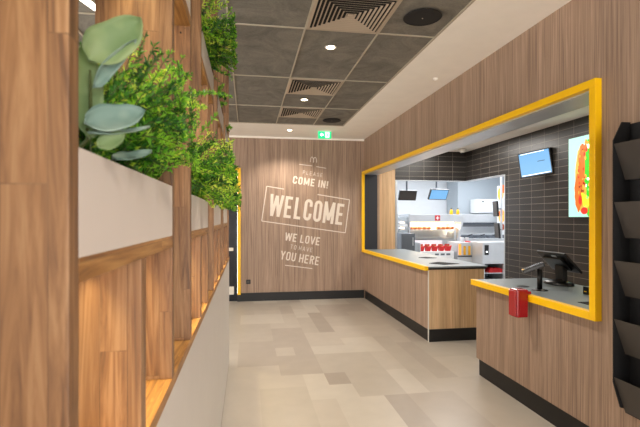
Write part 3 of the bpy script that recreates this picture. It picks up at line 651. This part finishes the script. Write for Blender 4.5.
# front station with yellow tickets
YG = 8.95; a, b = at(457.5, 238, YG), at(475.8, 262, YG)
t = thing('prep_station', 'low steel prep station with yellow and orange tickets on its front', 'prep counter', (a.x, YG, 0))
z = at(465, 242.5, YG).z
m = MB(); m.box((a.x, YG, 0), (b.x, YG+.5, z), .005); m.build('body', M['steel'], t)
for k, (px, w) in enumerate(((459.8, 2.2), (464.5, 2.2), (469.2, 2.2), (473.6, 2.0))):
    p, q = at(px-w/2, 246-(k == 0)*2, YG), at(px+w/2, 255, YG); m = MB(); m.box((p.x, YG-.01, q.z), (q.x, YG, p.z)); m.build('ticket', M['bottle' if k else 'p_bun2'], t)
m = MB()
p = at(465, 240, YG); m.box((a.x+.3, YG+.05, z), (b.x-.03, YG+.25, z+.02)); m.build('red_edge', M['redcard'], t)
m = MB(); m.box((a.x, YG-.02, at(0, 262.5, YG).z-.02), (b.x, YG, at(0, 262.5, YG).z)); m.build('black_strip', M['black'], t)
for px, r_ in ((462, .05), (467, .04)):
    c = at(px, 242, YG+.3); c.z = z; m = MB(); m.lathe(c, [(r_*.8,0),(r_,.01),(r_,.09),(r_*.9,.095),(r_*.85,.02)], 18)
    tag(m.build('steel_pot', M['steel'], loc=c), 'small steel pot on the prep station, %s' % ('left of the other' if px == 462 else 'right of the other'), 'pot')
# right hand steel unit with controls
YU = 8.5; a, b = at(482.5, 242.5, YU), at(515, 270, YU); zb2 = at(490, 264, YU).z
t = thing('fry_dispenser', 'large steel unit with black control panel left of the tiled wall', 'fry unit', (a.x, YU, 0))
m = MB(); m.box((a.x, YU, zb2), (b.x+.3, YU+.6, a.z), .006); m.build('body', M['steel'], t)
p, q = at(484.5, 245, YU), at(488.5, 255, YU); m = MB(); m.box((p.x, YU-.012, q.z), (q.x, YU, p.z), .003); cp = m.build('control_panel', M['plastic'], t)
m = MB(); p = at(486.5, 251.8, YU); m.box((p.x-.02, YU-.015, p.z-.015), (p.x+.02, YU-.012, p.z+.015)); m.build('display', M['screen_white'], cp)
m = MB(); 
for x in (a.x+.03, at(505, 0, YU).x, b.x+.25): m.box((x-.025, YU+.01, 0), (x+.025, YU+.58, zb2))
m.build('leg_panel', M['steel'], t)
z1, z2 = at(490, 273, YU).z, at(490, 281, YU).z
for z in (z1, z2): m = MB(); m.box((a.x+.05, YU+.02, z-.015), (b.x+.22, YU+.58, z)); m.build('shelf', M['steel'], t)
m = MB(); m.box((a.x+.05, YU+.56, .0), (b.x+.22, YU+.58, zb2)); m.build('back_panel', M['steel_dark'], t)
first = None
for k in range(3):
    x = at(493.5+4*k, 0, YU).x; lab = 'red folded carton on the low shelf, ' + ['leftmost', 'middle', 'rightmost'][k] + ' of three'
    if first is None:
        first = thing('folded_carton', lab, 'carton', (x, YU+.1, z1), 'red cartons on the low shelf')
        m = MB(); m.prism([(x-.07, YU+.06, z1), (x+.06, YU+.06, z1), (x+.075, YU+.06, z1+.06), (x-.03, YU+.06, z1+.10)], (0, .2, 0)); m.build('card', M['redcard'], first)
    else: dup(first, (x, YU+.1, z1), lab)
# tall thin monitors near the tiled wall
YM = 9.2
for k, (x0, y0, x1, y1, lab) in enumerate(((493.5, 200.5, 498, 217, 'upper black monitor seen edge on beside the tiled wall'), (495, 222, 499.5, 239, 'lower black monitor seen edge on beside the tiled wall'))):
    c = (at(x0, y0, YM)+at(x1, y1, YM))/2
    if k == 0: mc = c.copy()
    tv('order_monitor', lab, c, .34, .34, r(-106), r(4), 0, 'pocket', txt=False, depth=.04, group='monitors beside the tiled wall')
c = at(501.2, 215, YM+.25); t = thing('monitor_pole', 'steel pole carrying the two edge on monitors', 'pole', (c.x, c.y, KZ))
m = MB(); m.tube([(c.x, c.y, 1.0), (c.x, c.y, KZ)], .025, 12); m.build('tube', M['steel'], t)
for z in (mc.z, at(497, 230, YM).z): m = MB(); m.tube([(c.x, c.y, z), (mc.x+.03, YM+.02, z)], .016, 10); m.build('bracket', M['steel_dark'], t)
# picture on the kitchen's right side
YP = 10.4
a, b = at(498, 186, YP), at(512, 235, YP)
t = thing('food_poster', 'tall orange and white food picture glimpsed beside the tiled wall', 'poster', (a.x, YP, b.z))
m = MB(); m.box((a.x, YP, b.z), (b.x, YP+.04, a.z)); m.build('panel', M['kwhite'], t)
for cx, cz, rx, rz, mt in ((500.5, 194, 3.2, 6.5, 'p_bun2'), (503, 189, 3, 4, 'p_bun'), (501.5, 216, 3.5, 7, 'p_bun2'), (501, 213, 2.2, 3, 'p_bun'), (502, 227, 2.5, 3.5, 'p_meat')):
    p = at(cx, cz, YP); s_ = (.987*YP+.1608*p.x)/F; m = MB(); m.prism([(p.x+rx*s_*math.cos(k*.4488), YP-.002, p.z+rz*s_*math.sin(k*.4488)) for k in range(14)], (0,-.003,0)); m.build('picture_shape', M[mt], t)

# ------------------------------------------------------------------ slatted oak divider on the left
PX = -.182; PB = -.36; SH = 1.095
t = thing('oak_room_divider', 'oak framed room divider with white base running along the left side', 'room divider', (PX, 2.5, 0))
YE = 4.60; YS0 = -.5
m = MB(); m.box((PX-.012, YS0, .035), (PX-.002, YE-.01, SH-.028)); m.box((PB, YS0, .035), (PB+.01, YE-.01, SH-.028)); m.box((PB, YE-.02, .035), (PX-.002, YE-.006, SH-.028)); m.build('base_panel', M['white_panel'], t)
m = MB(); m.box((PB+.03, YS0, 0), (PX-.02, YE-.03, .035)); m.build('plinth', M['black'], t)
m = MB(); m.box((PB, YS0, SH-.028), (PX, YE, SH), .0015); m.build('shelf', M['oak_long'], t)
y00 = .495; PER = .99
def up(ya, yb, z0, z1, name): m = MB(); m.box((PB, ya, z0), (PX, yb, z1), .0015); m.build(name, M['oak'], t)
LB, LT, RB = 1.446, 1.567, 1.418; UB, UT, UR = 2.140, 2.255, 2.107
for k in range(-1, 5):
    y = y00+PER*k
    up(y, y+.028, SH, CZ, 'upright')
    if k == 4: break
    up(y+.64, y+.672, SH, UR, 'upright')
    up(y+.318, y+.355, SH, RB, 'short_divider')
    up(y+.32, y+.352, 1.95, CZ, 'hanging_divider')
    m = MB(); m.box((PB, y+.028, RB), (PX, y+.64, LB), .0015); m.build('rail', M['oak_long'], t)
    m = MB(); m.box((PB, y+.352, UR), (PX, y+PER, UB), .0015); m.build('rail', M['oak_long'], t)
    # led strips under the rails
    for (ya, yb, z) in ((y+.06, y+.30, RB), (y+.37, y+.62, RB), (y+.40, y+PER-.04, UR)):
        m = MB(); m.box((PB+.09, ya, z-.006), (PB+.105, yb, z)); m.build('led_strip', M['led'], t)
        light('AREA', 'led_light', (PB+.097, (ya+yb)/2, z-.008), .75 if z < 2 else 1.1, (1, .82, .45), t, shape='RECTANGLE', size=.015, size_y=yb-ya, spread=1.5)
up(YE-.006, YE, SH, SH+.001, 'end_strip')
m = MB(); m.tube([(PX-.03, y00+PER-.0005, 2.085), (PX-.03, y00+PER-.003, 2.085)], .003, 8); m.build('screw', M['plastic'], t)

# planter boxes and plants
def planter(y, z0, z1, yb, lab):
    t = thing('planter_box', lab, 'planter', (PX, y, z0), 'white planter boxes in the oak divider')
    m = MB(); th = .01; xb = PB+.02
    m.box((PX-th, y, z0), (PX, yb, z1)); m.box((xb, y, z0), (xb+th, yb, z1)); m.box((xb+th, y, z0), (PX-th, y+th, z1)); m.box((xb+th, yb-th, z0), (PX-th, yb, z1)); m.box((xb+th, y+th, z0), (PX-th, yb-th, z0+th))
    m.build('trough', M['white_box'], t)
    m = MB(); m.box((xb+th, y+th, z0+th), (PX-th, yb-th, z1-.02)); m.build('soil', M['soil'], t)
def fern_mesh(y, yb, z, seed, n=90, hmax=.30, droop=.5, leaf=.016, out=.125, lean=.35, over=.0, sprigs=(), xmin=PB+.035, hfun=None):
    rr = random.Random(seed); fol = MB(); st = MB()
    def leaves(pts, step, mat):
        for i in range(1, len(pts)):
            base = pts[i]; tdir = (pts[i]-pts[i-1]).normalized()
            for q in range(9):
                v = Vector((rr.gauss(0,1), rr.gauss(0,1), rr.gauss(0,1)+.3)).normalized(); ld = (tdir*.9+v).normalized(); w = ld.cross(Vector((rr.gauss(0,1), rr.gauss(0,1), rr.gauss(0,1)))).normalized()
                ll = leaf*rr.uniform(.7, 1.4)*(1-.35*i/len(pts)); b0 = base - tdir*step*rr.random(); c1 = b0+ld*ll*.5+w.cross(ld)*ll*.14; tip = b0+ld*ll
                if tip.x > PX-.002 and tip.z < z+.004 and (not over or tip.x < PX+.004): continue
                if tip.z < z+.004-over: continue
                mm = mat if rr.random() < .8 else rr.choice((0, 1, 2))
                vs = [fol.bm.verts.new(v) for v in (b0, c1+w*ll*.15, tip, c1-w*ll*.15)]; fol.face(vs, mm)
    for s in range(n):
        p = Vector((rr.uniform(xmin, PX-.03), rr.uniform(y+.03, yb-.03), z-.02)); u = (p.y-y)/(yb-y)
        d = Vector((rr.uniform(-.5, .5)+lean, rr.uniform(-.7, .7), rr.uniform(.8, 1.5))).normalized()
        L = rr.uniform(.4, 1)*hmax*(hfun(u) if hfun else 1); seg = 12; step = L/seg; pts = [p.copy()]; g = rr.uniform(.05, droop)
        for i in range(seg):
            d = (d + Vector((rr.uniform(-.1, .16), rr.uniform(-.15, .15), -g*.28))).normalized(); p = p + d*step
            if p.z < z-over: p.z = z-over
            if p.z < z+.005 and p.x > PX-.01 and over: p.x = max(p.x, PX+.012)
            p.x = min(max(p.x, xmin), PX+out); p.y = min(max(p.y, y-.0), yb+.08); pts.append(p.copy())
        st.tube(pts, .0010, 4, cap=False); leaves(pts, step, rr.choices((0, 1, 2), (6, 5, 1.5))[0])
    for a_, b_, c_ in sprigs:
        a_, b_, c_ = Vector(a_), Vector(b_), Vector(c_); pts = [a_*(1-q)**2 + b_*2*q*(1-q) + c_*q*q for q in [i/24 for i in range(25)]]
        st.tube(pts, .0013, 4, cap=False); leaves(pts, (c_-a_).length/24, 1); leaves(pts, (c_-a_).length/24, rr.choice((0, 1, 2)))
    return fol, st
def plant(y, yb, z, seed, lab, grp, **kw):
    t = thing('fern_plant', lab, 'plant', ((PX+PB)/2, (y+yb)/2, z-.02), grp)
    fol, st = fern_mesh(y, yb, z, seed, **kw)
    fol.build('foliage', [M['fern_dark'], M['fern'], M['fern_light']], t); st.build('stems', M['stem'], t)
    return t
wh = ['nearest the camera', 'second from the camera', 'third from the camera', 'farthest from the camera']
for k in range(4):
    y = y00+PER*k
    planter(y+.028, LB, LT, y+.64, 'white planter box on the lower rail, ' + wh[k])
    planter(y+.352, UB, UT, y+PER, 'white planter box on the high rail, ' + wh[k])
    sp = []
    if k == 0:
        sp = [((-.30, .85, LT), at(150, 70, 1.0), at(231, 97, 1.75)), ((-.32, .90, LT), at(150, 95, 1.0), at(214, 92, 1.35)), ((-.30, 1.0, LT), at(160, 85, 1.1), at(206, 108, 1.3)), ((-.30, .95, LT), at(150, 40, .95), at(188, 78, 1.13))]
    if k == 1: sp = [((-.30, 1.9, LT), at(212, 100, 1.9), at(236, 172, 2.5)), ((-.30, 1.8, LT), at(205, 120, 1.8), at(211, 203, 2.1))]
    plant((y+.16, y+.028, y+.028, y+.028)[k], y+.64, LT, 100+k, 'green fern in the lower planter ' + wh[k], 'ferns in the lower planters',
          n=[215, 140, 90, 80][k], hmax=[.345, .40, .36, .38][k], leaf=[.0165, .021, .024, .026][k], droop=[.5, .6, .5, .5][k], over=[0, .05, .04, .03][k], out=[.06, .12, .12, .12][k], lean=[.1, .35, .35, .35][k],
          hfun=[lambda u: .45+.62*min(1, u*1.8), None, None, None][k], sprigs=sp)
    plant(y+.352, y+PER, UT, 200+k, 'trailing fern in the high planter ' + wh[k], 'ferns in the high planters', n=[50, 110, 30, 25][k], hmax=[.3, .36, .2, .2][k], leaf=.02+.002*k, droop=.8, over=[.0, .02, 0, 0][k], out=[.1, .12, .03, .03][k], lean=[.3, .5, .1, .1][k])

# broad leaved plant in the nearest planter
t = thing('broad_leaf_plant', 'plant with big smooth grey green leaves beside the nearest upright', 'plant', (-.27, .62, LT-.02))
def broad(base, tip, width, up_v, mat, curl=.15, notch=0):
    base, tip = Vector(base), Vector(tip); ax = tip-base; L = ax.length; ax.normalize(); side = ax.cross(Vector(up_v)).normalized(); nrm = side.cross(ax)
    m = MB(); n, k2 = 14, 8; rows = []
    for i in range(n+1):
        u = i/n; wd = width*(math.sin(math.pi*min(1, u**.8))**.65)*.5 if 0 < i < n else .0004
        row = []
        for j in range(-k2//2, k2//2+1):
            s = j/(k2/2); p = base + ax*L*u + side*wd*s*(1+.06*math.sin(9*u+s)) + nrm*(curl*width*(s*s) - .25*curl*L*math.sin(math.pi*u) + .02*width*math.sin(14*u)*s)
            row.append(m.bm.verts.new(p))
        rows.append(row)
    for ra, rb in zip(rows, rows[1:]):
        for j in range(len(ra)-1): m.face([ra[j], ra[j+1], rb[j+1], rb[j]])
    o = m.build('leaf', M[mat], t, True); sd = o.modifiers.new('thick', 'SOLIDIFY'); sd.thickness = .0007
    return o
def W3(px, py, Y): return at(px, py, Y)
broad(W3(88, 62, .60), W3(140, 20, .64), .056, (.25, -1, .1), 'broad', .12)
broad(W3(92, 88, .59), W3(134, 40, .63), .020, (1, -.5, .3), 'broad_blue', .3)
broad(W3(89, 140, .60), W3(84, 42, .62), .044, (.7, -.8, .1), 'broad', .15)
broad(W3(84, 124, .585), W3(145, 112, .62), .042, (.1, -1, .35), 'broad_blue', .12)
broad(W3(88, 134, .59), W3(150, 128, .63), .016, (.1, -.5, 1), 'broad_blue', .2)
broad(W3(112, 160, .70), W3(152, 153, .74), .030, (.1, -.6, 1), 'broad_blue', .2)
broad(W3(98, 148, .60), W3(126, 135, .61), .026, (.1, -1, .5), 'broad', .2)
m = MB()
m.tube([(-.26,.62,LT-.03), W3(90, 160, .62), W3(91, 120, .61), W3(90, 70, .60)], [.003, .0028, .0024, .0015], 7)
m.tube([(-.26,.63,LT-.03), W3(88, 140, .61), W3(87, 128, .60)], [.003, .0025, .002], 7)
m.tube([(-.26,.70,LT-.03), W3(108, 165, .70), W3(112, 160, .72)], [.003, .0025, .002], 7); m.build('stem', M['stem'], t)

# linear lamp over the seating side
t = thing('linear_pendant', 'white linear lamp slanting across the ceiling beyond the planters', 'lamp', (-1.2, 2.6, CZ-.04))
a, b = Vector((-1.6, 1.3, CZ-.05)), Vector((-.85, 3.72, CZ-.05)); d = (b-a).normalized(); n = Vector((d.y, -d.x, 0))*.022
m = MB(); m.prism([a-n, a+n, b+n, b-n], (0,0,.015)); m.build('diffuser', M['bar'], t)
m = MB(); m.prism([p+Vector((0,0,.015)) for p in (a-n*1.1, a+n*1.1, b+n*1.1, b-n*1.1)], (0,0,.035)); m.build('housing', M['rim'], t)

# ------------------------------------------------------------------ light
WARM = (1, .87, .70)
light('AREA', 'service_light', (3.5, 4.6, KZ-.02), 22, (1, .95, .88), shape='RECTANGLE', size=.5, size_y=3.0)
light('AREA', 'service_light', (3.5, 7.2, KZ-.02), 34, (1, .95, .88), shape='RECTANGLE', size=.6, size_y=1.2)
light('AREA', 'kitchen_light', (4.2, 9.8, KZ-.02), 78, (.97, .98, 1), shape='RECTANGLE', size=2.2, size_y=2.0)
light('AREA', 'kitchen_light', (5.8, 9.6, KZ-.02), 50, (.97, .98, 1), shape='RECTANGLE', size=1.6, size_y=3.0)
light('AREA', 'entrance_fill', (.9, -2.9, 1.2), 45, (1, .97, .94), shape='RECTANGLE', size=3.0, size_y=2.2, rot=(math.radians(102), 0, 0))  # added fill light behind the camera, standing in for window daylight
w = bpy.data.worlds.new('world'); bpy.context.scene.world = w; w.use_nodes = True
w.node_tree.nodes['Background'].inputs[0].default_value = (1, .965, .93, 1); w.node_tree.nodes['Background'].inputs[1].default_value = 4.0

# ------------------------------------------------------------------ camera
cam = bpy.data.cameras.new('camera'); co = bpy.data.objects.new('camera', cam); C.objects.link(co)
co.location = (0, 0, H); co.rotation_euler = (math.pi/2, 0, -A); cam.sensor_width = 36; cam.lens = F/640*36
cam.shift_y = (VY-213.5)/640; cam.clip_start = .01
cam.dof.use_dof = True; cam.dof.focus_distance = 4.5; cam.dof.aperture_fstop = 8
s = bpy.context.scene; s.camera = co
s.view_settings.view_transform = 'Standard'; s.view_settings.look = 'None'; s.view_settings.gamma = 1; s.view_settings.use_curve_mapping = False
s.view_settings.exposure = .42
